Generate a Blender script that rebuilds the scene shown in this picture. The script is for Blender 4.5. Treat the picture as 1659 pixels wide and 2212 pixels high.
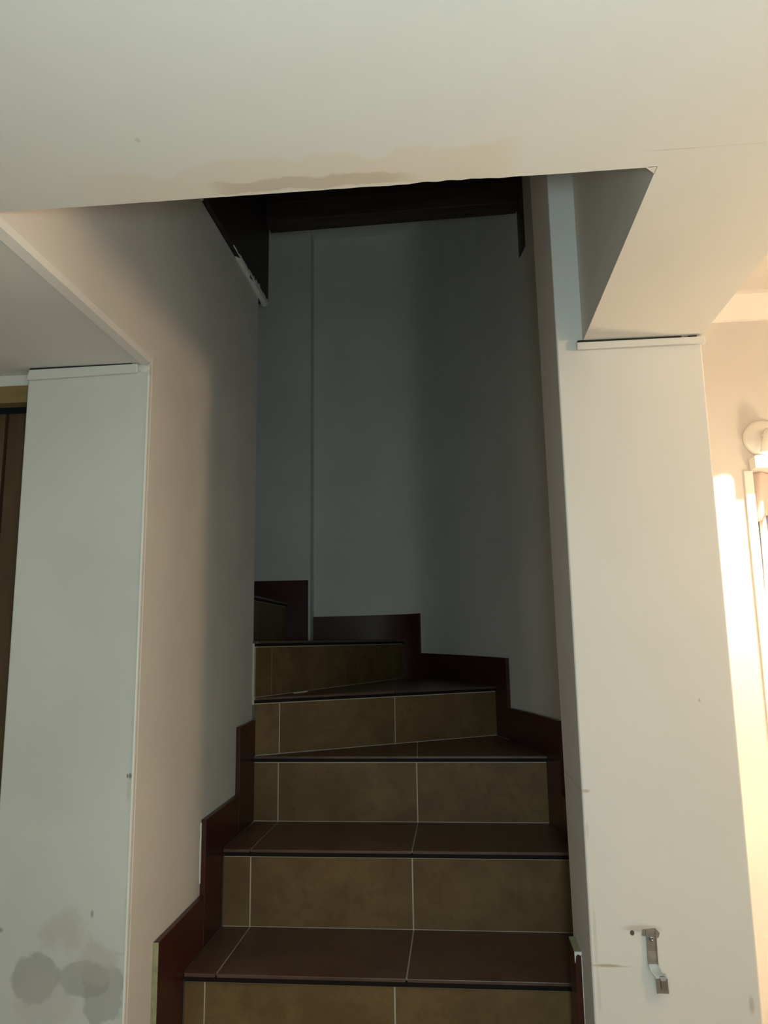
import bpy, bmesh, math, random
from mathutils import Vector, Matrix, noise

for o in list(bpy.data.objects):
    bpy.data.objects.remove(o)
scene = bpy.context.scene
col = scene.collection
EYE = 1.40            # camera height; shapes below are laid out relative to the eye and lifted by EYE

# ------------------------------------------------------------------ camera
PITCH, YAW, ROLL, FPX = 0.17036602, 0.09105907, -0.01486421, 1631.05
fwd = Vector((-math.sin(YAW) * math.cos(PITCH), math.cos(YAW) * math.cos(PITCH), math.sin(PITCH)))
rgt = Vector((math.cos(YAW), math.sin(YAW), 0.0))
upv = rgt.cross(fwd)
r2 = rgt * math.cos(ROLL) + upv * math.sin(ROLL)
u2 = -rgt * math.sin(ROLL) + upv * math.cos(ROLL)
cam_data = bpy.data.cameras.new('camera')
cam = bpy.data.objects.new('camera', cam_data)
col.objects.link(cam)
m = Matrix.Identity(4)
for i in range(3):
    m[i][0], m[i][1], m[i][2] = r2[i], u2[i], -fwd[i]
m[2][3] = EYE
cam.matrix_world = m
cam_data.sensor_fit = 'VERTICAL'
cam_data.sensor_height = 24.0
cam_data.lens = FPX / 2212.0 * 24.0
cam_data.clip_start = 0.02
scene.camera = cam

# ------------------------------------------------------------------ daylight and exposure
SKY_STRENGTH = 0.4
COOL_FILL_WATTS = 26.0
LAMP_GLOBE = 152.0
LAMP_BULB = 24000.0
FLOOR_FILL = 126.0
world = bpy.data.worlds.new('overcast_sky')
scene.world = world
world.use_nodes = True
bgn = world.node_tree.nodes['Background']
bgn.inputs[0].default_value = (0.70, 0.95, 0.98, 1)
bgn.inputs[1].default_value = SKY_STRENGTH
portal = bpy.data.lights.new('added_window_portal', 'AREA')
portal.shape = 'RECTANGLE'
portal.size, portal.size_y = 1.00, 1.30
portal.cycles.is_portal = True
po = bpy.data.objects.new('added_window_portal', portal)
po.location = (0.15, -0.56, EYE - 0.25)
po.rotation_euler = (math.radians(-90), 0, math.radians(180))
col.objects.link(po)
# added cool point light just below the lens, brightening ceiling and piers
cool_fill = bpy.data.lights.new('added_cool_fill', 'POINT')
cool_fill.energy = COOL_FILL_WATTS
cool_fill.color = (0.70, 0.97, 1.0)
cool_fill.shadow_soft_size = 0.06
to = bpy.data.objects.new('added_cool_fill', cool_fill)
to.location = (0.08, -0.08, EYE - 0.02)
col.objects.link(to)
vs = scene.view_settings
vs.view_transform = 'Standard'
vs.look = 'None'
vs.gamma = 1.0
vs.use_curve_mapping = False
vs.exposure = 0.0
scene.cycles.use_denoising = True
scene.cycles.max_bounces = 10
scene.cycles.diffuse_bounces = 6


# ------------------------------------------------------------------ materials
def new_mat(name):
    mt = bpy.data.materials.new(name)
    mt.use_nodes = True
    nt = mt.node_tree
    return mt, nt, nt.nodes['Principled BSDF']


def N(nt, kind, **kw):
    n = nt.nodes.new(kind)
    for k, v in kw.items():
        setattr(n, k, v)
    return n


def math_node(nt, op, a, b=None, clamp=False):
    n = N(nt, 'ShaderNodeMath', operation=op, use_clamp=clamp)
    for i, v in enumerate((a, b)):
        if v is None:
            continue
        if isinstance(v, (int, float)):
            n.inputs[i].default_value = v
        else:
            nt.links.new(v, n.inputs[i])
    return n.outputs[0]


def mix_col(nt, fac, a, b):
    n = N(nt, 'ShaderNodeMix', data_type='RGBA')
    if isinstance(fac, (int, float)):
        n.inputs[0].default_value = fac
    else:
        nt.links.new(fac, n.inputs[0])
    for idx, v in ((6, a), (7, b)):
        if isinstance(v, tuple):
            n.inputs[idx].default_value = (*v, 1)
        else:
            nt.links.new(v, n.inputs[idx])
    return n.outputs[2]


def noise_fac(nt, pos, scale, detail=4, rough=0.55):
    n = N(nt, 'ShaderNodeTexNoise')
    n.inputs['Scale'].default_value = scale
    n.inputs['Detail'].default_value = detail
    n.inputs['Roughness'].default_value = rough
    nt.links.new(pos, n.inputs['Vector'])
    return n.outputs['Fac']


def ramp01(nt, v, lo, hi):
    n = N(nt, 'ShaderNodeMapRange', interpolation_type='SMOOTHSTEP')
    nt.links.new(v, n.inputs[0])
    n.inputs[1].default_value, n.inputs[2].default_value = lo, hi
    return n.outputs[0]


def paint(name, base, rough=0.75, blotch=0.04, spots=(), edge_stain=None, bump=0.12):
    """wall paint; spots = (x, z, rx, rz, colour, strength, softness, ragged) in wall plane"""
    mt, nt, bs = new_mat(name)
    geo = N(nt, 'ShaderNodeNewGeometry')
    pos = geo.outputs['Position']
    sep = N(nt, 'ShaderNodeSeparateXYZ')
    nt.links.new(pos, sep.inputs[0])
    X, Y, Z = sep.outputs
    lo = tuple(c * (1 - blotch) for c in base)
    hi = tuple(min(1, c * (1 + blotch)) for c in base)
    cur = mix_col(nt, ramp01(nt, noise_fac(nt, pos, 2.2), 0.35, 0.65), lo, hi)
    wob = noise_fac(nt, pos, 14.0, 5)
    wob2 = noise_fac(nt, pos, 45.0, 4)
    if edge_stain:
        # old filler and water marks along the lower edge of the fascia
        z0 = edge_stain
        nx = N(nt, 'ShaderNodeCombineXYZ')
        nt.links.new(X, nx.inputs[0])
        long_n = noise_fac(nt, nx.outputs[0], 7.0, 2)
        h = math_node(nt, 'SUBTRACT', z0, Y)
        hh = math_node(nt, 'ADD', h, math_node(nt, 'MULTIPLY', math_node(nt, 'SUBTRACT', wob, 0.5), 0.07))
        hh = math_node(nt, 'ADD', hh, math_node(nt, 'MULTIPLY', math_node(nt, 'SUBTRACT', long_n, 0.5), 0.08))
        band = math_node(nt, 'SUBTRACT', 1.0, ramp01(nt, hh, 0.060, 0.070))
        inx = math_node(nt, 'MULTIPLY', ramp01(nt, X, -0.52, -0.38),
                        math_node(nt, 'SUBTRACT', 1.0, ramp01(nt, X, 0.06, 0.11)))
        band = math_node(nt, 'MULTIPLY', band, inx)
        cur = mix_col(nt, math_node(nt, 'MULTIPLY', band, 0.55), cur, (0.66, 0.58, 0.46))
        hh2 = math_node(nt, 'ADD', h, math_node(nt, 'MULTIPLY', math_node(nt, 'SUBTRACT', wob, 0.5), 0.045))
        b2 = math_node(nt, 'MULTIPLY', ramp01(nt, hh2, 0.003, 0.006),
                       math_node(nt, 'SUBTRACT', 1.0, ramp01(nt, hh2, 0.024, 0.029)))
        inx2 = math_node(nt, 'MULTIPLY', ramp01(nt, X, -0.30, -0.26),
                         math_node(nt, 'SUBTRACT', 1.0, ramp01(nt, X, -0.07, -0.02)))
        b2 = math_node(nt, 'MULTIPLY', b2, inx2)
        cur = mix_col(nt, math_node(nt, 'MULTIPLY', b2, 0.6), cur, (0.48, 0.38, 0.29))
    for (sx, sz, rx, rz, c, st, soft, rag) in spots:
        dx = math_node(nt, 'DIVIDE', math_node(nt, 'SUBTRACT', X, sx), rx)
        if edge_stain: dz = math_node(nt, 'DIVIDE', math_node(nt, 'SUBTRACT', Y, sz), rz)
        else: dz = math_node(nt, 'DIVIDE', math_node(nt, 'SUBTRACT', Z, sz + EYE), rz)
        d = math_node(nt, 'SQRT', math_node(nt, 'ADD', math_node(nt, 'MULTIPLY', dx, dx),
                                            math_node(nt, 'MULTIPLY', dz, dz)))
        w_ = wob if rx > 0.012 else wob2
        d = math_node(nt, 'ADD', d, math_node(nt, 'MULTIPLY', math_node(nt, 'SUBTRACT', w_, 0.5), rag))
        msk = math_node(nt, 'SUBTRACT', 1.0, ramp01(nt, d, 1.0 - soft, 1.0 + soft))
        cur = mix_col(nt, math_node(nt, 'MULTIPLY', msk, st), cur, c)
    nt.links.new(cur, bs.inputs['Base Color'])
    bs.inputs['Roughness'].default_value = rough
    bs.inputs['Specular IOR Level'].default_value = 0.3
    bp = N(nt, 'ShaderNodeBump')
    bp.inputs['Strength'].default_value = bump
    bp.inputs['Distance'].default_value = 0.002
    nt.links.new(noise_fac(nt, pos, 90, 5, 0.6), bp.inputs['Height'])
    nt.links.new(bp.outputs[0], bs.inputs['Normal'])
    return mt


def tile_mat(name, c1, c2, c3, rough, var=0.10, scale=9.0, spec=0.4):
    mt, nt, bs = new_mat(name)
    geo = N(nt, 'ShaderNodeNewGeometry')
    oi = N(nt, 'ShaderNodeObjectInfo')
    off = N(nt, 'ShaderNodeVectorMath', operation='ADD')
    sc3 = N(nt, 'ShaderNodeVectorMath', operation='SCALE')
    cmb = N(nt, 'ShaderNodeCombineXYZ')
    for i in range(3):
        nt.links.new(oi.outputs['Random'], cmb.inputs[i])
    nt.links.new(cmb.outputs[0], sc3.inputs[0])
    sc3.inputs['Scale'].default_value = 17.0
    nt.links.new(geo.outputs['Position'], off.inputs[0])
    nt.links.new(sc3.outputs[0], off.inputs[1])
    pos = off.outputs[0]
    f1 = ramp01(nt, noise_fac(nt, pos, scale, 6, 0.6), 0.32, 0.68)
    f2 = ramp01(nt, noise_fac(nt, pos, scale * 3.5, 5, 0.65), 0.45, 0.75)
    c = mix_col(nt, f1, c1, c2)
    c = mix_col(nt, math_node(nt, 'MULTIPLY', f2, 0.5), c, c3)
    hs = N(nt, 'ShaderNodeHueSaturation')
    nt.links.new(c, hs.inputs['Color'])
    nt.links.new(math_node(nt, 'ADD', 1.0 - var / 2, math_node(nt, 'MULTIPLY', oi.outputs['Random'], var)), hs.inputs['Value'])
    nt.links.new(hs.outputs[0], bs.inputs['Base Color'])
    bs.inputs['Roughness'].default_value = rough
    bs.inputs['Specular IOR Level'].default_value = spec
    bp = N(nt, 'ShaderNodeBump')
    bp.inputs['Strength'].default_value = 0.08
    bp.inputs['Distance'].default_value = 0.002
    nt.links.new(noise_fac(nt, pos, 60, 4), bp.inputs['Height'])
    nt.links.new(bp.outputs[0], bs.inputs['Normal'])
    return mt


def wood_mat(name, c1, c2, rough, axis_scale=(30, 3, 30), spec=0.4):
    mt, nt, bs = new_mat(name)
    geo = N(nt, 'ShaderNodeNewGeometry')
    mp = N(nt, 'ShaderNodeMapping')
    mp.inputs['Scale'].default_value = axis_scale
    nt.links.new(geo.outputs['Position'], mp.inputs[0])
    f = ramp01(nt, noise_fac(nt, mp.outputs[0], 1.6, 6, 0.6), 0.3, 0.7)
    nt.links.new(mix_col(nt, f, c1, c2), bs.inputs['Base Color'])
    bs.inputs['Roughness'].default_value = rough
    bs.inputs['Specular IOR Level'].default_value = spec
    return mt


def plain(name, c, rough=0.5, metal=0.0, noise_amt=0.12, scale=25.0):
    mt, nt, bs = new_mat(name)
    geo = N(nt, 'ShaderNodeNewGeometry')
    f = noise_fac(nt, geo.outputs['Position'], scale, 4)
    nt.links.new(mix_col(nt, f, tuple(v * (1 - noise_amt) for v in c), tuple(min(1, v * (1 + noise_amt)) for v in c)),
                 bs.inputs['Base Color'])
    bs.inputs['Roughness'].default_value = rough
    bs.inputs['Metallic'].default_value = metal
    return mt


def glow(name, c, strength):
    mt, nt, bs = new_mat(name)
    bs.inputs['Base Color'].default_value = (*c, 1)
    bs.inputs['Emission Color'].default_value = (*c, 1)
    bs.inputs['Emission Strength'].default_value = strength
    return mt


WHITE = (0.64, 0.62, 0.59)
DAMP = (0.30, 0.29, 0.27)
M = {}
M['paint'] = paint('off_white_wall_paint', WHITE)
M['fascia'] = paint('stained_ceiling_paint', (0.66, 0.64, 0.60), blotch=0.02, edge_stain=0.866, spots=[
    (-0.3437, 0.7467, 0.003, 0.004, (0.42, 0.42, 0.40), 0.5, 0.4, 0.6),
    (0.275, 0.8335, 0.030, 0.0012, (0.45, 0.42, 0.38), 0.5, 0.5, 1.0),
    (0.345, 0.8335, 0.040, 0.0009, (0.50, 0.46, 0.40), 0.35, 0.5, 1.2)])
M['pillar_l'] = paint('left_pier_paint', (0.575, 0.58, 0.55), blotch=0.05, spots=[
    (-0.779, -0.588, 0.042, 0.040, DAMP, 0.62, 0.14, 2.2),
    (-0.728, -0.505, 0.046, 0.034, (0.44, 0.42, 0.37), 0.55, 0.3, 3.0),
    (-0.680, -0.592, 0.042, 0.028, DAMP, 0.58, 0.12, 2.0),
    (-0.640, -0.625, 0.046, 0.052, DAMP, 0.58, 0.12, 2.4),
    (-0.655, -0.560, 0.030, 0.030, (0.44, 0.42, 0.37), 0.5, 0.3, 2.6),
    (-0.750, -0.630, 0.060, 0.040, (0.44, 0.43, 0.39), 0.4, 0.4, 3.0),
    (-0.672, -0.478, 0.003, 0.006, (0.25, 0.23, 0.2), 0.7, 0.4, 0.8),
    (-0.846, -0.509, 0.006, 0.004, (0.25, 0.23, 0.2), 0.7, 0.4, 0.8),
    (-0.611, -0.239, 0.0025, 0.005, (0.12, 0.11, 0.1), 0.8, 0.3, 0.6),
    (-0.616, -0.239, 0.0018, 0.004, (0.12, 0.11, 0.1), 0.8, 0.3, 0.6),
    (-0.613, -0.262, 0.004, 0.018, (0.5, 0.48, 0.4), 0.6, 0.4, 1.0),
    (-0.610, -0.145, 0.003, 0.015, (0.5, 0.48, 0.4), 0.6, 0.4, 1.0),
    (-0.622, -0.545, 0.022, 0.003, (0.5, 0.49, 0.44), 0.6, 0.4, 1.0)])
RUB = (0.36, 0.27, 0.17)
M['pillar_r'] = paint('right_pier_paint', WHITE, blotch=0.02, spots=[
    (0.236, -0.545, 0.022, 0.0022, RUB, 0.75, 0.5, 1.0),
    (0.262, -0.546, 0.016, 0.0012, RUB, 0.4, 0.5, 1.0),
    (0.219, -0.263, 0.007, 0.003, RUB, 0.6, 0.5, 1.2),
    (0.218, -0.330, 0.002, 0.014, (0.5, 0.46, 0.38), 0.6, 0.4, 1.0),
    (0.221, -0.500, 0.003, 0.050, (0.52, 0.48, 0.4), 0.55, 0.4, 1.2),
    (0.222, -0.590, 0.003, 0.030, (0.52, 0.48, 0.4), 0.5, 0.4, 1.2),
    (0.300, -0.486, 0.030, 0.0055, (0.36, 0.31, 0.24), 0.55, 0.5, 1.2),
    (0.283, -0.493, 0.0035, 0.0042, (0.05, 0.04, 0.03), 0.95, 0.2, 0.3),
    (0.468, -0.600, 0.004, 0.012, RUB, 0.5, 0.5, 1.0),
    (0.425, -0.110, 0.002, 0.003, RUB, 0.5, 0.5, 1.0)])
M['ceiling'] = paint('ceiling_paint', (0.66, 0.64, 0.60), blotch=0.02)
M['trim'] = paint('white_trim_paint', (0.80, 0.78, 0.75), rough=0.5, blotch=0.02, bump=0.05)
M['plaster'] = plain('bare_plaster', (0.72, 0.70, 0.66), 0.9)
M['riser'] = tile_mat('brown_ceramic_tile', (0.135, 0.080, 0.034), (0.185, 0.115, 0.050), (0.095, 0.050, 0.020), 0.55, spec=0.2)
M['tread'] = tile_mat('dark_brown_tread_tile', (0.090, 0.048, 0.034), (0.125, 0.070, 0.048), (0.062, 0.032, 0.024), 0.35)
M['nosing'] = plain('black_brown_nosing', (0.016, 0.010, 0.009), 0.6)
M['nosing'].node_tree.nodes['Principled BSDF'].inputs['Specular IOR Level'].default_value = 0.08
M['grout'] = plain('pale_grout', (0.50, 0.43, 0.34), 0.9)
M['skirt'] = tile_mat('maroon_skirting_tile', (0.045, 0.011, 0.009), (0.062, 0.016, 0.012), (0.034, 0.009, 0.008), 0.32)
M['biscuit'] = plain('raw_tile_edge', (0.30, 0.28, 0.17), 0.9, noise_amt=0.5, scale=60)
M['darkwood'] = wood_mat('dark_stained_timber', (0.028, 0.017, 0.014), (0.05, 0.028, 0.023), 0.5, (4, 30, 30), 0.25)
M['doorwood'] = wood_mat('brown_door_timber', (0.075, 0.042, 0.018), (0.11, 0.062, 0.028), 0.5, (25, 25, 2.5))
M['framewood'] = wood_mat('light_brown_timber', (0.20, 0.13, 0.05), (0.25, 0.165, 0.07), 0.5, (3, 25, 25))
M['metal'] = plain('dull_zinc', (0.34, 0.335, 0.32), 0.34, 1.0, 0.35, 60)
M['floor'] = tile_mat('brown_floor_tile', (0.18, 0.13, 0.08), (0.24, 0.18, 0.11), (0.13, 0.09, 0.05), 0.4)
M['graydoor'] = plain('grey_door_paint', (0.34, 0.37, 0.40), 0.5, 0, 0.05)
M['cloth'] = plain('pale_pink_cloth', (0.72, 0.60, 0.55), 0.9, 0, 0.06)
M['lampwhite'] = plain('white_enamel', (0.82, 0.80, 0.76), 0.35, 0, 0.03)
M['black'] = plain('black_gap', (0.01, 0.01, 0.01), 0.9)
WARM = (1.0, 0.66, 0.36)
M['globe'] = glow('lit_lamp_globe', WARM, LAMP_GLOBE)
M['globe2'] = glow('added_floor_globe', (1.0, 0.74, 0.48), FLOOR_FILL)
M['bulb'] = glow('lit_bulb', (1.0, 0.80, 0.56), LAMP_BULB)


# ------------------------------------------------------------------ mesh helpers
def link(name, bm, mats, parent=None, smooth=False, bevel=0.0):
    bmesh.ops.recalc_face_normals(bm, faces=bm.faces)
    me = bpy.data.meshes.new(name)
    bmesh.ops.translate(bm, vec=(0, 0, EYE), verts=bm.verts)
    bm.to_mesh(me)
    bm.free()
    for mt in (mats if isinstance(mats, (list, tuple)) else [mats]):
        me.materials.append(mt)
    if smooth:
        for p in me.polygons:
            p.use_smooth = True
    o = bpy.data.objects.new(name, me)
    col.objects.link(o)
    if parent is not None:
        o.parent = parent
        if parent.type == 'EMPTY':
            o.matrix_parent_inverse = Matrix.Translation(parent.location).inverted()
    if bevel:
        md = o.modifiers.new('bevel', 'BEVEL')
        md.width = bevel
        md.segments = 2
        md.limit_method = 'ANGLE'
    return o


def tag(o, label=None, cat=None, group=None, kind=None):
    if label: o['label'] = label
    if cat: o['category'] = cat
    if group: o['group'] = group
    if kind: o['kind'] = kind
    return o


def empty(name, loc, label=None, cat=None, group=None, kind=None):
    o = bpy.data.objects.new(name, None)
    o.location = (loc[0], loc[1], loc[2] + EYE)
    o.empty_display_size = 0.05
    col.objects.link(o)
    return tag(o, label, cat, group, kind)


def prism(poly, z0, z1, bm=None, axis='z', mat=0):
    """extrude a plan polygon. axis z: poly=(x,y); axis x: poly=(y,z); axis y: poly=(x,z). z0/z1 may be lists"""
    bm = bm or bmesh.new()
    n = len(poly)
    def P(p, h):
        if axis == 'z': return (p[0], p[1], h)
        if axis == 'x': return (h, p[0], p[1])
        return (p[0], h, p[1])
    a = [bm.verts.new(P(p, z0[i] if isinstance(z0, (list, tuple)) else z0)) for i, p in enumerate(poly)]
    b = [bm.verts.new(P(p, z1[i] if isinstance(z1, (list, tuple)) else z1)) for i, p in enumerate(poly)]
    fs = [bm.faces.new(a), bm.faces.new(b)]
    for i in range(n):
        fs.append(bm.faces.new((a[i], a[(i + 1) % n], b[(i + 1) % n], b[i])))
    for f in fs:
        f.material_index = mat
    return bm


def box(x0, x1, y0, y1, z0, z1, bm=None, mat=0):
    return prism([(x0, y0), (x1, y0), (x1, y1), (x0, y1)], z0, z1, bm, 'z', mat)


def lathe(profile, centre, axis, seg=24, bm=None, mat=0):
    """profile = [(radius, height)] revolved about axis through centre"""
    bm = bm or bmesh.new()
    ax = Vector(axis).normalized()
    s = ax.orthogonal().normalized()
    t = ax.cross(s)
    rings = []
    for r, h in profile:
        if r < 1e-6:
            rings.append([bm.verts.new(Vector(centre) + ax * h)])
        else:
            rings.append([bm.verts.new(Vector(centre) + ax * h + (s * math.cos(2 * math.pi * k / seg) + t * math.sin(2 * math.pi * k / seg)) * r) for k in range(seg)])
    for a, b in zip(rings, rings[1:]):
        for k in range(seg):
            k2 = (k + 1) % seg
            if len(a) == 1 and len(b) == 1: continue
            if len(a) == 1: f = bm.faces.new((a[0], b[k], b[k2]))
            elif len(b) == 1: f = bm.faces.new((a[k], a[k2], b[0]))
            else: f = bm.faces.new((a[k], a[k2], b[k2], b[k]))
            f.material_index = mat
            f.smooth = True
    return bm


def tube(pts, r, seg=10, bm=None):
    bm = bm or bmesh.new()
    rings = []
    for i, p in enumerate(pts):
        p = Vector(p)
        d = (Vector(pts[min(i + 1, len(pts) - 1)]) - Vector(pts[max(i - 1, 0)])).normalized()
        s = d.orthogonal().normalized()
        t = d.cross(s)
        rings.append([bm.verts.new(p + (s * math.cos(2 * math.pi * k / seg) + t * math.sin(2 * math.pi * k / seg)) * r) for k in range(seg)])
    for a, b in zip(rings, rings[1:]):
        for k in range(seg):
            f = bm.faces.new((a[k], a[(k + 1) % seg], b[(k + 1) % seg], b[k]))
            f.smooth = True
    bm.faces.new(rings[0])
    bm.faces.new(rings[-1])
    return bm


def clip(poly, nx, ny, d):
    """keep the side nx*x + ny*y <= d"""
    out = []
    for i, p in enumerate(poly):
        q = poly[(i + 1) % len(poly)]
        sp, sq = nx * p[0] + ny * p[1] - d, nx * q[0] + ny * q[1] - d
        if sp <= 0: out.append(p)
        if (sp < 0 < sq) or (sq < 0 < sp):
            t = sp / (sp - sq)
            out.append((p[0] + (q[0] - p[0]) * t, p[1] + (q[1] - p[1]) * t))
    return out


def area(poly):
    return abs(sum(p[0] * q[1] - q[0] * p[1] for p, q in zip(poly, poly[1:] + poly[:1]))) / 2


# ------------------------------------------------------------------ key levels (relative to the eye)
XL = -0.605           # stair-side face of the left wall
XJ = 0.212            # stair-side face of the right pier
YP = 1.417            # front of both piers
ZC = 0.567            # underside of the low ceiling
ZF = -EYE
ZT = 1.25             # ceiling of the room
YE = 0.866            # back edge of the low ceiling over the stair foot
XE = 0.484            # right end of the low ceiling
ZTOP = 1.95
RX = 1.95             # right wall of the room
LX = -2.2
BY = -0.50

# ------------------------------------------------------------------ the room shell
# floor
tag(link('floor', box(LX, RX, BY, 2.9, ZF - 0.1, ZF), M['floor']), kind='structure')
# rear wall with an added, unseen window kept as weak cool fill
bm = bmesh.new()
WX0, WX1, WZ0, WZ1 = -0.35, 0.65, -0.90, 0.40
box(LX, WX0, BY - 0.12, BY, ZF, ZT, bm)
box(WX1, RX, BY - 0.12, BY, ZF, ZT, bm)
box(WX0, WX1, BY - 0.12, BY, ZF, WZ0, bm)
box(WX0, WX1, BY - 0.12, BY, WZ1, ZT, bm)
tag(link('wall_rear', bm, M['paint']), kind='structure')
win = empty('added_window', (0.15, BY, WZ0), kind='structure')
for a in ((WX0, WX0 + 0.05, WZ0, WZ1), (WX1 - 0.05, WX1, WZ0, WZ1), (0.13, 0.17, WZ0, WZ1)):
    link('window_stile', box(a[0], a[1], BY - 0.09, BY - 0.04, a[2], a[3]), M['trim'], win)
for z in (WZ0, WZ1 - 0.05):
    link('window_rail', box(WX0, WX1, BY - 0.085, BY - 0.045, z, z + 0.05), M['trim'], win)
# side walls
tag(link('wall_side_left', box(LX - 0.1, LX, BY - 0.12, 1.6, ZF, ZT), M['paint']), kind='structure')
tag(link('wall_side_right', box(RX, RX + 0.1, BY - 0.12, 3.0, ZF, ZT), M['paint']), kind='structure')
# ceilings of the room and of the passage on the right
bm = box(XE, RX, BY - 0.12, 2.9, ZT, ZT + 0.1)
tag(link('ceiling_room', bm, M['ceiling']), kind='structure')

# low ceiling in front of the stair opening, its back arris ragged with old filler
random.seed(4)
bm = bmesh.new()
xs = []
x = LX
while x < XE - 1e-6:
    xs.append(x)
    x += 0.1 if x < -0.66 else 0.006
xs.append(XE)
rings = []
for x in xs:
    rag = 0.0
    if -0.62 < x < 0.25:
        w = max(0.0, 1 - abs(x + 0.02) / 0.13)
        rag = noise.noise(Vector((x * 60, 0.3, 0))) * 0.0012 * (0.25 + w) + max(0, noise.noise(Vector((x * 25, 7.3, 0)))) * 0.0035 * w
    prof = [(BY - 0.12, ZTOP), (BY - 0.12, ZC), (YE - 0.006, ZC), (YE - rag * 1.6, ZC + rag * 0.3), (YE, ZC + 0.008), (YE, ZTOP)]
    rings.append([bm.verts.new((x, y, z)) for y, z in prof])
for a, b in zip(rings, rings[1:]):
    for k in range(len(a)):
        k2 = (k + 1) % len(a)
        f = bm.faces.new((a[k], a[k2], b[k2], b[k]))
        f.smooth = False
bm.faces.new(rings[0])
bm.faces.new(rings[-1])
tag(link('ceiling_front', bm, M['fascia']), kind='structure')

# low ceiling left and right of the stair opening
tag(link('ceiling_left', box(LX, XL - 0.016, YE, 1.60, ZC, ZC + 0.06), M['ceiling']), kind='structure')
bm = prism([(0.262, YE), (XE, YE), (XE, 1.60), (0.262, 1.60)], ZC, ZC + 0.06)
prism([(0.248, YE - 0.001), (0.2625, YE - 0.001), (0.2625, YE + 0.014)], ZC, ZC + 0.3, bm)
tag(link('ceiling_right', bm, M['ceiling']), kind='structure')
# right flank of the opening above the low ceiling
tag(link('wall_opening_right', box(0.2621, XE, YE, YP + 0.0005, ZC + 0.06, ZTOP), M['paint']), kind='structure')

# left wall of the stair: full height behind the pier, only above the low ceiling in front of it
prof = [(YE, ZC + 0.03), (YP, ZC + 0.03), (YP + 0.013, ZC + 0.03), (YP + 0.013, ZF), (2.255, ZF), (2.255, 1.115), (1.69, 1.105), (1.69, ZTOP), (YE, ZTOP)]
tag(link('wall_left', prism(prof, -0.74, XL, axis='x'), M['paint'], bevel=0.003), kind='structure')
# left pier (front face, damp patches)
tag(link('wall_pier_left', box(-0.864, XL, YP, YP + 0.013, ZF, ZC), M['pillar_l'], bevel=0.003), kind='structure')
# strip of bare corner bead down the pier's arris
bm = box(XL - 0.0022, XL + 0.001, YP - 0.0012, YP + 0.004, ZF, ZC - 0.025)
tag(link('trim_1', bm, M['trim']), kind='structure')
# chamfered trim along the edge of the left low ceiling
prof = [(XL - 0.017, ZC - 0.001), (XL - 0.001, ZC + 0.003), (XL + 0.004, ZC + 0.012), (XL + 0.004, ZC + 0.031), (XL - 0.024, ZC + 0.031)]
tag(link('trim_2', prism(prof, YE, YP + 0.002, axis='y'), M['paint']), kind='structure')
# cornice strips on top of the piers
bm = prism([(-0.864, ZC - 0.026), (-0.628, ZC - 0.021), (-0.628, ZC - 0.002), (-0.858, ZC - 0.004)], YP - 0.009, YP, axis='y')
t3 = tag(link('trim_3', bm, M['pillar_l'], bevel=0.002), kind='structure')
link('gap_shadow_strip', prism([(-0.857, ZC - 0.004), (-0.640, ZC - 0.002), (-0.640, ZC - 0.0006), (-0.857, ZC - 0.0012)], YP - 0.008, YP, axis='y'), M['black'], t3)  # black strip drawing in the shadow line above the left cornice
bm = prism([(0.249, ZC - 0.018), (0.489, ZC - 0.017), (0.489, ZC - 0.0035), (0.249, ZC - 0.0035)], YP - 0.010, YP, axis='y')
t4 = tag(link('trim_4', bm, M['pillar_r'], bevel=0.002), kind='structure')
link('gap_shadow_strip', prism([(0.251, ZC - 0.0036), (0.445, ZC - 0.0032), (0.445, ZC - 0.0014), (0.251, ZC - 0.0002)], YP - 0.0098, YP, axis='y'), M['black'], t4)  # shadow of the gap over the right cornice, put in as black strips
link('gap_shadow_strip', prism([(0.458, ZC - 0.0034), (0.473, ZC - 0.0034), (0.473, ZC - 0.0014), (0.458, ZC - 0.0014)], YP - 0.0098, YP, axis='y'), M['black'], t4)
# lump of filler where the two left mouldings meet
bm = bmesh.new()
bmesh.ops.create_icosphere(bm, subdivisions=3, radius=1)
for v in bm.verts:
    k = 1 + 0.25 * noise.noise(v.co * 2.3)
    v.co = Vector((v.co.x * 0.013 * k - 0.618, v.co.y * 0.0035 * k + YP - 0.0005, v.co.z * 0.009 * k + ZC - 0.010))
tag(link('trim_5', bm, M['pillar_l'], smooth=True), kind='structure')

# right pier: jamb and front face, runs up past the low ceiling
bm = bmesh.new()
lo = [bm.verts.new(p) for p in ((XJ, YP, ZF), (XE, YP, ZF), (XE, 1.75, ZF), (0.285, 1.75, ZF), (0.285, 1.62, ZF), (XJ, 1.60, ZF))]
hi = [bm.verts.new(p) for p in ((XJ, YP, ZTOP), (XE, YP, ZTOP), (XE, 1.80, ZTOP), (0.285, 1.80, ZTOP), (0.285, 1.74, ZTOP), (XJ, 1.72, ZTOP))]
bm.faces.new(lo); bm.faces.new(hi)
for i in range(6):
    bm.faces.new((lo[i], lo[(i + 1) % 6], hi[(i + 1) % 6], hi[i]))
tag(link('wall_pier_right', bm, M['pillar_r'], bevel=0.003), kind='structure')

# curved right wall that sweeps round behind the winders
WP = [(0.276, 1.615), (0.276, 2.00), (0.270, 2.12), (0.245, 2.30), (0.198, 2.52), (0.142, 2.72), (0.045, 2.98), (-0.055, 3.20), (-0.15, 3.335), (-0.26, 3.378), (-0.45, 3.385), (-0.66, 3.385)]


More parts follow.
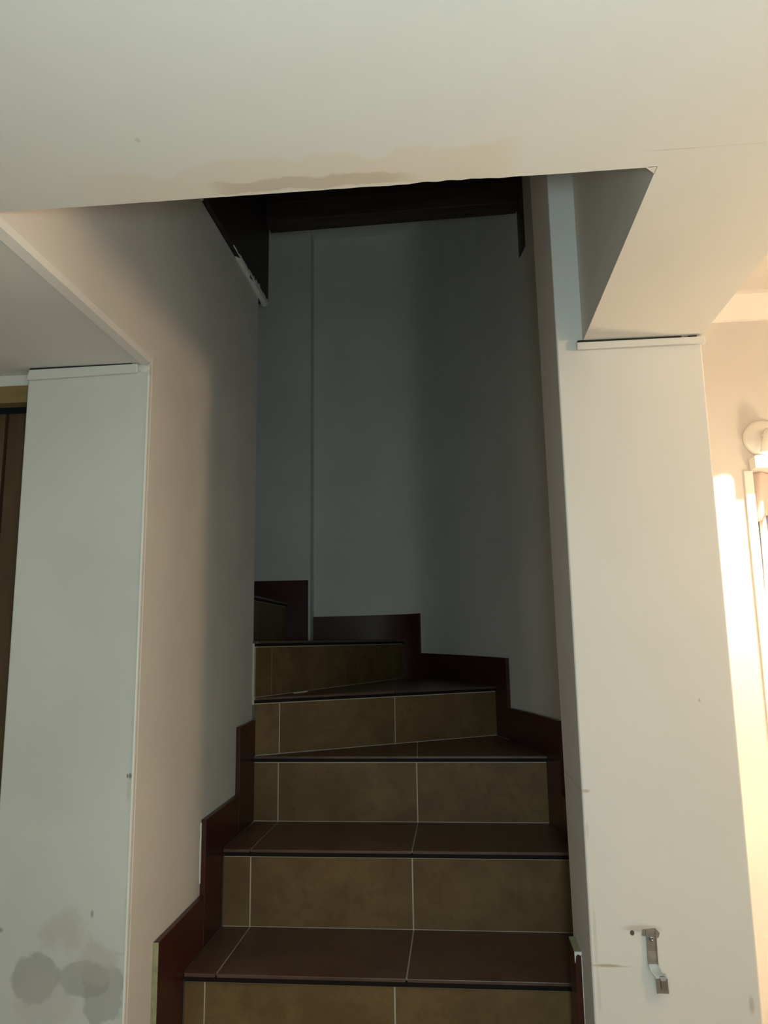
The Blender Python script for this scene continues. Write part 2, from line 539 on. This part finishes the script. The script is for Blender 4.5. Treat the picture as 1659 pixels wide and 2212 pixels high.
def spline(pts, sub=6):
    out = []
    n = len(pts)
    for i in range(n - 1):
        p0, p1, p2, p3 = pts[max(i - 1, 0)], pts[i], pts[i + 1], pts[min(i + 2, n - 1)]
        for s in range(sub):
            t = s / sub
            out.append(tuple(0.5 * (2 * p1[k] + (p2[k] - p0[k]) * t + (2 * p0[k] - 5 * p1[k] + 4 * p2[k] - p3[k]) * t * t + (3 * p1[k] - p0[k] - 3 * p2[k] + p3[k]) * t ** 3) for k in (0, 1)))
    out.append(pts[-1])
    return out


WALL = spline(WP)


def offset(path, d):
    """shift a plan path to its left by d (towards the stairwell)"""
    out = []
    for i, p in enumerate(path):
        a, b = Vector(path[max(i - 1, 0)]), Vector(path[min(i + 1, len(path) - 1)])
        t = (b - a).normalized()
        out.append((p[0] - t.y * d, p[1] + t.x * d))
    return out


def wall_strip(path, d0, d1, z0, z1, bm=None):
    """solid strip along a plan path between two offsets"""
    bm = bm or bmesh.new()
    A, B = offset(path, d0), offset(path, d1)
    n = len(path)
    def zz(z, i): return z[0] + (z[1] - z[0]) * i / (n - 1) if isinstance(z, tuple) else z
    rings = [[bm.verts.new((*A[i], zz(z0, i))), bm.verts.new((*B[i], zz(z0, i))), bm.verts.new((*B[i], zz(z1, i))), bm.verts.new((*A[i], zz(z1, i)))] for i in range(n)]
    for a, b in zip(rings, rings[1:]):
        for k in range(4):
            f = bm.faces.new((a[k], a[(k + 1) % 4], b[(k + 1) % 4], b[k]))
            f.smooth = True
    bm.faces.new(rings[0]); bm.faces.new(rings[-1])
    return bm


o = link('wall_right', wall_strip(WALL, -0.12, 0.0, ZF, ZTOP), M['paint'])
o.data.set_sharp_from_angle(angle=math.radians(40))
tag(o, kind='structure')
tag(link('wall_back', box(-1.75, -0.634, 3.302, 3.50, ZF, ZTOP), M['paint']), kind='structure')
tag(link('wall_landing_left', box(-1.85, -1.75, 2.1, 3.5, ZF, ZTOP), M['paint']), kind='structure')
tag(link('wall_landing_front', box(-1.75, -0.742, 2.12, 2.255, ZF, ZTOP), M['paint']), kind='structure')
tag(link('ceiling_stairwell', box(-1.85, XE, YE, 3.55, ZTOP, ZTOP + 0.1), M['ceiling']), kind='structure')

# passage on the right: far wall with a doorway, cornice band
YW = 2.75
bm = bmesh.new()
box(XE - 0.2, 1.075, YW, YW + 0.12, ZF, ZT, bm)
box(1.075, 1.86, YW, YW + 0.12, 0.60, ZT, bm)
box(1.86, RX, YW, YW + 0.12, ZF, ZT, bm)
tag(link('wall_far', bm, M['paint']), kind='structure')
tag(link('wall_passage_left', box(0.40, XE, 1.755, YW, ZF, ZT), M['paint']), kind='structure')
prof = [(YW, 1.150), (YW - 0.012, 1.152), (YW - 0.05, 1.235), (YW - 0.05, ZT), (YW, ZT)]
tag(link('trim_6', prism(prof, XE, RX, axis='x'), M['trim']), kind='structure')

# wall left of the left pier, with a cupboard doorway
bm = bmesh.new()
YLW = 1.448
box(LX, -1.75, YLW, YLW + 0.1, ZF, ZC, bm)
box(-1.75, -0.80, YLW, YLW + 0.1, 0.543, ZC, bm)
tag(link('wall_closet', bm, M['paint']), kind='structure')
tag(link('wall_closet_inner', box(LX, -0.74, 2.0, 2.1, ZF, ZC + 0.2), M['black']), kind='structure')  # coloured black to stand in for the dark inside the cupboard

# ------------------------------------------------------------------ staircase
H = {-2: -1.222, -1: -1.042, 0: -0.862, 1: -0.682, 2: -0.502, 3: -0.322, 4: -0.157, 5: 0.008, 6: 0.175}
XS0, XS1 = XL + 0.013, 0.262
PIV = (-0.600, 2.247)
R4, R5 = (0.129, 2.719), (-0.236, 3.367)
arc34 = [(0.255, 2.247), (0.228, 2.36), (0.184, 2.52)]
arc45 = [(0.129, 2.719), (0.033, 2.97), (-0.068, 3.19), (-0.158, 3.325), (-0.236, 3.367)]
stairs = empty('staircase', (-0.17, 1.6, ZF), 'brown tiled staircase with maroon skirting winding up to the left', 'staircase')
TT = 0.008            # tile thickness
G = 0.0017            # half joint
NOSE = 0.011          # overhang
NH = 0.016            # nosing height


def make_step(k, poly, a, b, riser_joints, cuts, base_z):
    """poly: convex tread plan; a->b: the riser's foot line with the viewer on its right; cuts = lines (nx, ny, d) that split the tread"""
    top = H[k]
    A, B = Vector(a), Vector(b)
    d = (B - A).normalized()
    n = Vector((d.y, -d.x))
    L = (B - A).length
    body = prism(poly, base_z - 0.02, top - 0.0022)
    step = link('step', body, M['grout'], stairs)
    # riser tiles
    js = [0.0] + list(riser_joints) + [L]
    for s0, s1 in zip(js, js[1:]):
        g0, g1 = (0.001 if s0 == 0 else G), (0.001 if s1 == L else G)
        p0, p1 = A + d * (s0 + g0), A + d * (s1 - g1)
        q = [tuple(p0), tuple(p1), tuple(p1 + n * (TT - 0.002)), tuple(p0 + n * (TT - 0.002))]
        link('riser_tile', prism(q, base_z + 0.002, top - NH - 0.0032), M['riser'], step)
    # nosing strip under the tread edge
    q = [tuple(A + d * 0.001), tuple(B - d * 0.001), tuple(B - d * 0.001 + n * NOSE), tuple(A + d * 0.001 + n * NOSE)]
    link('nosing_strip', prism(q, top - NH, top - TT + 0.0005), M['nosing'], step)
    q = [tuple(A + d * 0.001), tuple(B - d * 0.001), tuple(B - d * 0.001 + n * (TT - 0.0036)), tuple(A + d * 0.001 + n * (TT - 0.0036))]
    link('grout_bed', prism(q, base_z, top - NH), M['grout'], step)
    # tread tiles
    pieces = [list(poly)]
    for (nx, ny, dd) in cuts:
        nxt = []
        for pc in pieces:
            for s in (1, -1):
                c = clip(pc, s * nx, s * ny, s * dd - G)
                if len(c) > 2 and area(c) > 4e-4: nxt.append(c)
        pieces = nxt
    for pc in pieces:
        # push the front edge out to the nosing
        q = []
        for p in pc:
            v = Vector(p)
            if abs((v - A).dot(n)) < 1e-3: v = v + n * (NOSE + 0.001)
            q.append(tuple(v))
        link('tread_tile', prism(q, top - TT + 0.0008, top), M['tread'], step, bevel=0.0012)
    return step


JX = [-0.523, -0.122]
cutsX = [(1, 0, j) for j in JX]
RY = {-2: 0.875, -1: 1.150, 0: 1.425, 1: 1.697, 2: 1.957, 3: 2.247}
for k in (-2, -1, 0, 1, 2):
    x0, x1 = (XS0, XS1) if k > 0 else (XS0, XJ - 0.016)
    y0, y1 = RY[k], RY[k + 1]
    poly = [(x0, y0), (x1, y0), (x1, y1 - 0.0), (x0, y1)]
    st = make_step(k, poly, (x0, y0), (x1, y0), [j - x0 - (0.025 if k == 1 else 0) for j in JX], cutsX, H[k] - 0.18)
# winders
poly3 = [PIV] + arc34 + [R4]
make_step(3, poly3, PIV, arc34[0], [j - PIV[0] for j in JX], [(1, 0.05, -0.122 + 0.05 * 2.3)], H[2])
poly4 = [PIV] + arc45
d4 = (Vector(R4) - Vector(PIV)).normalized()
s4 = make_step(4, poly4, PIV, R4, [0.079, 0.470], [(d4.x, d4.y, d4.dot(Vector(PIV)) + 0.47)], H[3])
poly5 = [PIV, R5, (-0.634, 3.372), (-0.636, 3.288), (-0.742, 3.288), (-0.742, 2.268)]
s5 = make_step(5, poly5, PIV, R5, [0.089, 0.602], [], H[4])
poly6 = [(-0.742, 2.268), (-0.742, 3.288), (-1.20, 3.288), (-1.20, 2.268)]
make_step(6, poly6, (-0.742, 2.268), (-0.742, 3.288), [0.40, 0.80], [], H[5])
# smear of filler at the foot of the riser above the second winder
bm = bmesh.new()
random.seed(9)
d5 = (Vector(R5) - Vector(PIV)).normalized()
n5 = Vector((d5.y, -d5.x))
c = Vector(PIV) + d5 * 0.245 + n5 * 0.010
pts = []
for i in range(14):
    t = 2 * math.pi * i / 14
    rr = 0.5 + 0.9 * random.random()
    q = c + d5 * math.cos(t) * 0.048 * rr + n5 * (0.012 + math.sin(t) * 0.010 * rr)
    pts.append((q.x, q.y))
prism(pts, H[4], H[4] + 0.0025, bm)
link('filler_smear', bm, M['plaster'], s4)

# ------------------------------------------------------------------ skirting
SK = 0.012
left_sk = empty('baseboard_left', (XL, 1.54, H[0]), kind='structure')
tag(left_sk, 'stepped maroon skirting tiles up the left wall')
XF = XL + SK
for (pf, edge) in (([(1.541, -0.862), (1.690, -0.862), (1.690, -0.682), (1.811, -0.682), (1.811, -0.568), (1.541, -0.570)], True),
                   ([(1.813, -0.682), (1.950, -0.682), (1.950, -0.502), (2.085, -0.502), (2.085, -0.400), (1.813, -0.403)], False),
                   ([(2.087, -0.502), (2.240, -0.502), (2.240, -0.322), (2.258, -0.322), (2.258, -0.220), (2.087, -0.224)], False)):
    bm = prism(pf, XL, XF, axis='x')
    if edge:
        bm.faces.ensure_lookup_table()
        for f in bm.faces:
            if all(abs(v.co.y - 1.541) < 1e-5 for v in f.verts): f.material_index = 1
    link('skirting_tile', bm, [M['skirt'], M['biscuit']], left_sk, bevel=0.0012)
# lumpy filler line beside the second riser of skirting
bm = bmesh.new()
random.seed(2)
prev = []
for i in range(13):
    z = -0.410 - i * 0.011
    w = 0.002 + 0.003 * random.random() * (1 if i % 12 else 0.2)
    prev.append((1.811 - w, z))
poly = [(1.8128, -0.410), (1.8128, -0.410 - 12 * 0.011)] + prev[::-1]
prism(poly, XL, XL + 0.002, bm, axis='x')
link('filler_line', bm, M['plaster'], left_sk)

right_sk = empty('baseboard_right', (0.27, 2.0, H[1]), kind='structure')
tag(right_sk, 'stepped maroon skirting tiles round the curved right wall')


def sub_path(f0, f1):
    """part of the curved wall between two points given as a key function value"""
    def arc(p):   # running position along the path
        best, s, res = 9, 0, 0
        for i, w in enumerate(WALL):
            if i: s += (Vector(w) - Vector(WALL[i - 1])).length
            dd = (Vector(w) - Vector(p)).length
            if dd < best: best, res = dd, s
        return res
    s0, s1 = arc(f0), arc(f1)
    out, s = [], 0
    for i, w in enumerate(WALL):
        if i: s += (Vector(w) - Vector(WALL[i - 1])).length
        if s0 + 0.012 < s < s1 - 0.012: out.append(w)
    return [f0] + out + [f1]


def on_wall(y=None, x=None):
    for a, b in zip(WALL, WALL[1:]):
        if y is not None and a[1] <= y <= b[1]:
            t = (y - a[1]) / (b[1] - a[1] + 1e-12)
            return (a[0] + (b[0] - a[0]) * t, y)
        if x is not None and a[0] >= x >= b[0]:
            t = (a[0] - x) / (a[0] - b[0] + 1e-12)
            return (x, a[1] + (b[1] - a[1]) * t)


segs = [(on_wall(y=1.62), on_wall(y=1.818), -0.862, -0.575),
        (on_wall(y=1.82), on_wall(y=2.088), H[1], -0.398),
        (on_wall(y=2.09), on_wall(y=2.608), H[2], (-0.212, -0.222)),
        (on_wall(y=2.61), on_wall(x=-0.149), H[3], (-0.060, -0.050)),
        (on_wall(x=-0.151), (-0.634, 3.385), H[4], (0.121, 0.115))]
for a, b, z0, z1 in segs:
    o = link('skirting_tile', wall_strip(sub_path(a, b), 0.0, SK, z0, z1), M['skirt'], right_sk)
    o.data.set_sharp_from_angle(angle=math.radians(40))
# the piece on the flat wall behind the last winder
link('skirting_tile', box(-1.20, -0.642, 3.289, 3.302, H[4], 0.274), M['skirt'], right_sk, bevel=0.001)
# the short piece on the jamb of the right pier
jam_sk = empty('baseboard_pier', (XJ, 1.55, H[0]), kind='structure')
tag(jam_sk, 'short maroon skirting tile on the jamb of the right pier')
bm = prism([(1.530, -0.862), (1.604, -0.862), (1.604, -0.568), (1.530, -0.570)], XJ - 0.012, XJ, axis='x')
link('skirting_tile', bm, M['skirt'], jam_sk, bevel=0.001)
link('skirting_cap', prism([(1.531, -0.5695), (1.602, -0.5675), (1.602, -0.5655), (1.531, -0.5675)], XJ - 0.0122, XJ, axis='x'), M['biscuit'], jam_sk)
bm = prism([(XJ - 0.0128, -0.5655), (XJ + 0.001, -0.5655), (XJ - 0.001, -0.572), (XJ - 0.007, -0.5695), (XJ - 0.0105, -0.573), (XJ - 0.0118, -0.584), (XJ - 0.0128, -0.584)], 1.527, 1.530, axis='y')
link('filler_chip', bm, M['plaster'], jam_sk)
link('filler_line', box(XJ - 0.001, XJ + 0.0005, 1.526, 1.530, -0.862, -0.573), M['plaster'], jam_sk)

# ------------------------------------------------------------------ dark timber frame of the upper landing
frame = empty('timber_landing_frame', (-0.165, 2.3, 1.115), 'dark stained timber frame of the landing above the stairs', 'timber frame')


def rounded(y0, y1, z0, z1, r=0.02):
    pts = [(y0, z0)]
    for i in range(6):
        t = -math.pi / 2 + i / 5 * math.pi / 2
        pts.append((y1 - r + r * math.cos(t), z0 + r + r * math.sin(t)))
    return pts + [(y1, z1), (y0, z1)]


pr = rounded(1.691, 2.335, 1.117, ZTOP - 0.01, 0.022)
pr[0] = (1.691, 1.107)
lb = link('side_board', prism(pr, -0.735, XL + 0.012, axis='x'), M['darkwood'], frame, bevel=0.002)
rb = link('side_board', prism(rounded(2.235, 2.335, 1.222, ZTOP - 0.01, 0.018), 0.242, 0.272, axis='x'), M['darkwood'], frame, bevel=0.002)
link('cross_beam', prism([(XL + 0.019, 1.379), (0.2455, 1.393), (0.2455, 1.466), (XL + 0.019, 1.452)], 2.262, 2.334, axis='y'), M['darkwood'], frame, bevel=0.002)
link('upper_beam', prism([(XL + 0.019, 1.454), (0.2455, 1.468), (0.2455, 1.70), (XL + 0.019, 1.70)], 2.272, 2.334, axis='y'), M['darkwood'], frame, bevel=0.002)
for i in range(5):
    y0 = 0.90 + i * 0.272
    link('plank', box(-0.583, 0.262, y0, y0 + 0.267, 1.60, 1.63), M['darkwood'], frame)
# crumbs of plaster left on the lower edge of the left board
bm = bmesh.new()
random.seed(12)
lo_, hi_ = [], []
for i in range(41):
    t = i / 40
    y = 1.93 + t * 0.392
    zb = 1.107 + 0.01 * (min(y, 2.30) - 1.69) / 0.61 - 0.001
    h = (0.003 + 0.013 * min(1, t * 1.5)) * (0.45 + 0.75 * random.random())
    if i in (4, 5, 9, 10, 15, 21): h = 0.001
    lo_.append((y, zb)); hi_.append((y, zb + h))
prism(lo_ + hi_[::-1], XL + 0.012, XL + 0.0145, bm, axis='x')
prism([(XL, 1.99), (XL + 0.0135, 2.01), (XL + 0.0135, 2.10), (XL + 0.006, 2.13), (XL + 0.0135, 2.16), (XL + 0.0135, 2.318), (XL - 0.004, 2.318), (XL, 2.256)], 1.108, 1.118, bm)
crumb = link('plaster_crumbs', bm, M['plaster'], lb)
crumb['label'] = 'ragged pale plaster left on the board edge'
link('plaster_block', box(XL, XL + 0.006, 1.668, 1.690, 1.100, 1.20), M['paint'], lb)

# ------------------------------------------------------------------ zinc bracket on the right pier
br = empty('metal_bracket', (0.315, YP, -0.585), 'bent zinc bracket screwed low on the right pier', 'bracket')


def strap(path, w, th=0.0018, flange=0.004):
    """channel-section strap following (x, z, stand-off) points"""
    bm = bmesh.new()
    rings = []
    for (x, z, s) in path:
        y = YP - s
        sec = [(-w, 0), (-w, flange), (-w + th, flange), (-w + th, th), (w - th, th), (w - th, flange), (w, flange), (w, 0)]
        rings.append([bm.verts.new((x + a, y - b, z)) for a, b in sec])
    for a, b in zip(rings, rings[1:]):
        for k in range(8):
            bm.faces.new((a[k], a[(k + 1) % 8], b[(k + 1) % 8], b[k]))
    bm.faces.new(rings[0]); bm.faces.new(rings[-1])
    return bm


link('upper_strap', strap([(0.3135, -0.488, 0.0), (0.3135, -0.520, 0.0), (0.3135, -0.540, 0.001), (0.3160, -0.549, 0.004), (0.3215, -0.556, 0.006)], 0.0085), M['metal'], br)
link('lower_strap', strap([(0.3225, -0.554, 0.004), (0.3245, -0.560, 0.006), (0.3250, -0.579, 0.006), (0.3250, -0.583, 0.006)], 0.0095, flange=0.003), M['metal'], br)
link('spring_lip', strap([(0.3258, -0.556, 0.009), (0.3265, -0.562, 0.010), (0.3272, -0.577, 0.009)], 0.0045, flange=0.002), M['metal'], br)
link('screw', lathe([(0, 0.0016), (0.0014, 0.0016), (0.0020, 0.0024), (0.0036, 0.0022), (0.0042, 0.0010), (0.0042, -0.002), (0, -0.002)], (0.3140, YP - 0.0035, -0.5005), (0, -1, 0), 16), M['metal'], br)
bm = prism([(0.298, -0.4965), (0.300, -0.487), (0.3215, -0.4845), (0.3285, -0.492), (0.3255, -0.4995), (0.311, -0.499)], YP - 0.0012, YP, axis='y')
link('torn_plate', bm, M['metal'], br)

# ------------------------------------------------------------------ cupboard doors left of the left pier
cd = empty('door_2', (-1.3, 1.5, ZF), kind='structure')
link('frame_head', box(-1.75, -0.80, YLW - 0.004, YLW + 0.026, 0.506, 0.543), M['framewood'], cd)
link('door_leaf', box(-0.966, -0.752, 1.520, 1.548, ZF + 0.01, 0.508), M['doorwood'], cd, bevel=0.002)
link('door_leaf', box(-1.70, -0.973, 1.520, 1.548, ZF + 0.01, 0.508), M['doorwood'], cd, bevel=0.002)

# ------------------------------------------------------------------ doorway, cloth and lamp in the passage
dr = empty('door_1', (1.45, YW, ZF), kind='structure')
link('door_lintel', box(1.066, 1.87, YW - 0.056, YW + 0.10, 0.583, 0.626), M['trim'], dr, bevel=0.002)
link('door_casing', box(1.042, 1.072, YW - 0.010, YW + 0.10, ZF, 0.583), M['trim'], dr, bevel=0.002)
link('door_casing', box(1.85, 1.875, YW - 0.010, YW + 0.10, ZF, 0.583), M['trim'], dr, bevel=0.002)
link('door_panel', box(1.073, 1.849, YW + 0.055, YW + 0.085, ZF + 0.01, 0.582), M['graydoor'], dr, bevel=0.002)

# pale garment hung in the doorway: a soft folded sheet with a hanging strap
bm = bmesh.new()
cx0, cz0 = 1.125, 0.582
rows = []
for j in range(15):
    t = j / 14
    row = []
    for i in range(17):
        s = i / 16 - 0.5
        w = 0.110 * (0.95 + 0.12 * math.sin(t * 5) - 0.20 * max(0, t - 0.55))
        x_ = cx0 + s * w
        z_ = cz0 - t * 0.168 + 0.012 * math.cos(s * 6) * t
        y_ = YW + 0.025 + 0.012 * math.sin(s * 11 + t * 2.2) - 0.012 * math.sin(t * math.pi)
        row.append((x_, y_, z_))
    rows.append(row)
fr = [[bm.verts.new(p) for p in r] for r in rows]
bk = [[bm.verts.new((p[0], p[1] + 0.006, p[2])) for p in r] for r in rows]
for j in range(14):
    for i in range(16):
        bm.faces.new((fr[j][i], fr[j][i + 1], fr[j + 1][i + 1], fr[j + 1][i]))
        bm.faces.new((bk[j][i], bk[j + 1][i], bk[j + 1][i + 1], bk[j][i + 1]))
loop = [(0, i) for i in range(17)] + [(j, 16) for j in range(1, 15)] + [(14, i) for i in range(15, -1, -1)] + [(j, 0) for j in range(13, 0, -1)]
for a, b in zip(loop, loop[1:] + loop[:1]):
    bm.faces.new((fr[a[0]][a[1]], fr[b[0]][b[1]], bk[b[0]][b[1]], bk[a[0]][a[1]]))
gm = empty('hanging_garment', (1.125, YW + 0.03, 0.0), 'pale pink cloth hung in the far right doorway below the lamp', 'garment')
link('cloth_body', bm, M['cloth'], gm, smooth=True)
bm = bmesh.new()
ra = []
for j in range(12):
    t = j / 11
    z_ = 0.47 - t * 0.75
    x_ = 1.104 + 0.004 * math.sin(t * 7)
    y_ = YW + 0.035
    w = 0.010 + 0.006 * t
    ra.append([bm.verts.new((x_ - w, y_, z_)), bm.verts.new((x_ + w, y_ - 0.004, z_)), bm.verts.new((x_ + w, y_ + 0.004, z_)), bm.verts.new((x_ - w, y_ + 0.006, z_))])
for a, b in zip(ra, ra[1:]):
    for k in range(4):
        bm.faces.new((a[k], a[(k + 1) % 4], b[(k + 1) % 4], b[k]))
bm.faces.new(ra[0]); bm.faces.new(ra[-1])
link('cloth_strap', bm, M['cloth'], gm, smooth=True)

# wall lamp over the doorway: round base, arm, socket, open reflector with a bulb
lp = empty('wall_lamp', (1.115, YW, 0.70), 'white round based wall lamp lit above the far right doorway', 'lamp')
link('base_plate', lathe([(0, 0.0), (0.066, 0.0), (0.066, 0.012), (0.058, 0.022), (0.030, 0.030), (0, 0.031)], (1.116, YW - 0.0005, 0.700), (0, -1, 0), 32), M['lampwhite'], lp)
link('arm', tube([(1.116, YW - 0.03, 0.705), (1.119, YW - 0.06, 0.712), (1.122, YW - 0.085, 0.708)], 0.013), M['lampwhite'], lp)
ax = Vector((-0.15, 0.12, -0.98)).normalized()
ctr = Vector((1.124, YW - 0.088, 0.712))
link('reflector', lathe([(0, 0.0), (0.024, 0.0), (0.030, 0.010), (0.034, 0.086), (0.0325, 0.086), (0.028, 0.012), (0, 0.006)], ctr, ax, 28), M['lampwhite'], lp)
bl = bmesh.new()
bmesh.ops.create_uvsphere(bl, u_segments=16, v_segments=10, radius=0.017)
bmesh.ops.translate(bl, vec=ctr + ax * 0.045, verts=bl.verts)
link('bulb', bl, M['bulb'], lp, smooth=True)
link('screw', lathe([(0, 0.003), (0.004, 0.002), (0.004, 0), (0, 0)], (1.058, YW - 0.004, 0.688), (0, -1, 0), 10), M['black'], lp)

# globe pendant in the passage, right of the picture
GX, GY, GZ = 1.20, 0.965, 0.43
gl = empty('pendant_lamp', (GX, GY, ZT), 'lit globe pendant hanging in the passage right of the stairs', 'lamp')
link('ceiling_rose', lathe([(0, 0.0), (0.045, 0.0), (0.04, 0.02), (0.008, 0.035), (0, 0.035)], (GX, GY, ZT), (0, 0, -1), 28), M['lampwhite'], gl)
link('cord', tube([(GX, GY, ZT - 0.03), (GX, GY, GZ + 0.09)], 0.004), M['lampwhite'], gl)
link('cap', lathe([(0, 0.045), (0.012, 0.045), (0.032, 0.02), (0.036, 0.0), (0, 0.0)], (GX, GY, GZ + 0.052), (0, 0, 1), 24), M['lampwhite'], gl)
bm = bmesh.new()
bmesh.ops.create_uvsphere(bm, u_segments=28, v_segments=18, radius=0.06)
bmesh.ops.translate(bm, vec=(GX, GY, GZ), verts=bm.verts)
link('globe', bm, M['globe'], gl, smooth=True)

# added globe light out of view, brightening the low ceiling and far wall
FX, FY, FZ = 1.55, 1.75, -0.32
fl = empty('added_floor_light', (FX, FY, ZF), 'added globe light standing unseen in the passage right of the stairs', 'lamp')
link('base', lathe([(0, 0.0), (0.13, 0.0), (0.13, 0.012), (0.10, 0.025), (0.014, 0.035), (0, 0.035)], (FX, FY, ZF), (0, 0, 1), 32), M['lampwhite'], fl)
link('pole', tube([(FX, FY, ZF + 0.03), (FX, FY, FZ - 0.10)], 0.012, 14), M['lampwhite'], fl)
link('socket', lathe([(0, 0.0), (0.02, 0.0), (0.034, 0.025), (0.034, 0.03), (0, 0.03)], (FX, FY, FZ - 0.115), (0, 0, 1), 24), M['lampwhite'], fl)
bm = bmesh.new()
bmesh.ops.create_uvsphere(bm, u_segments=28, v_segments=18, radius=0.09)
bmesh.ops.translate(bm, vec=(FX, FY, FZ), verts=bm.verts)
link('globe', bm, M['globe2'], fl, smooth=True)
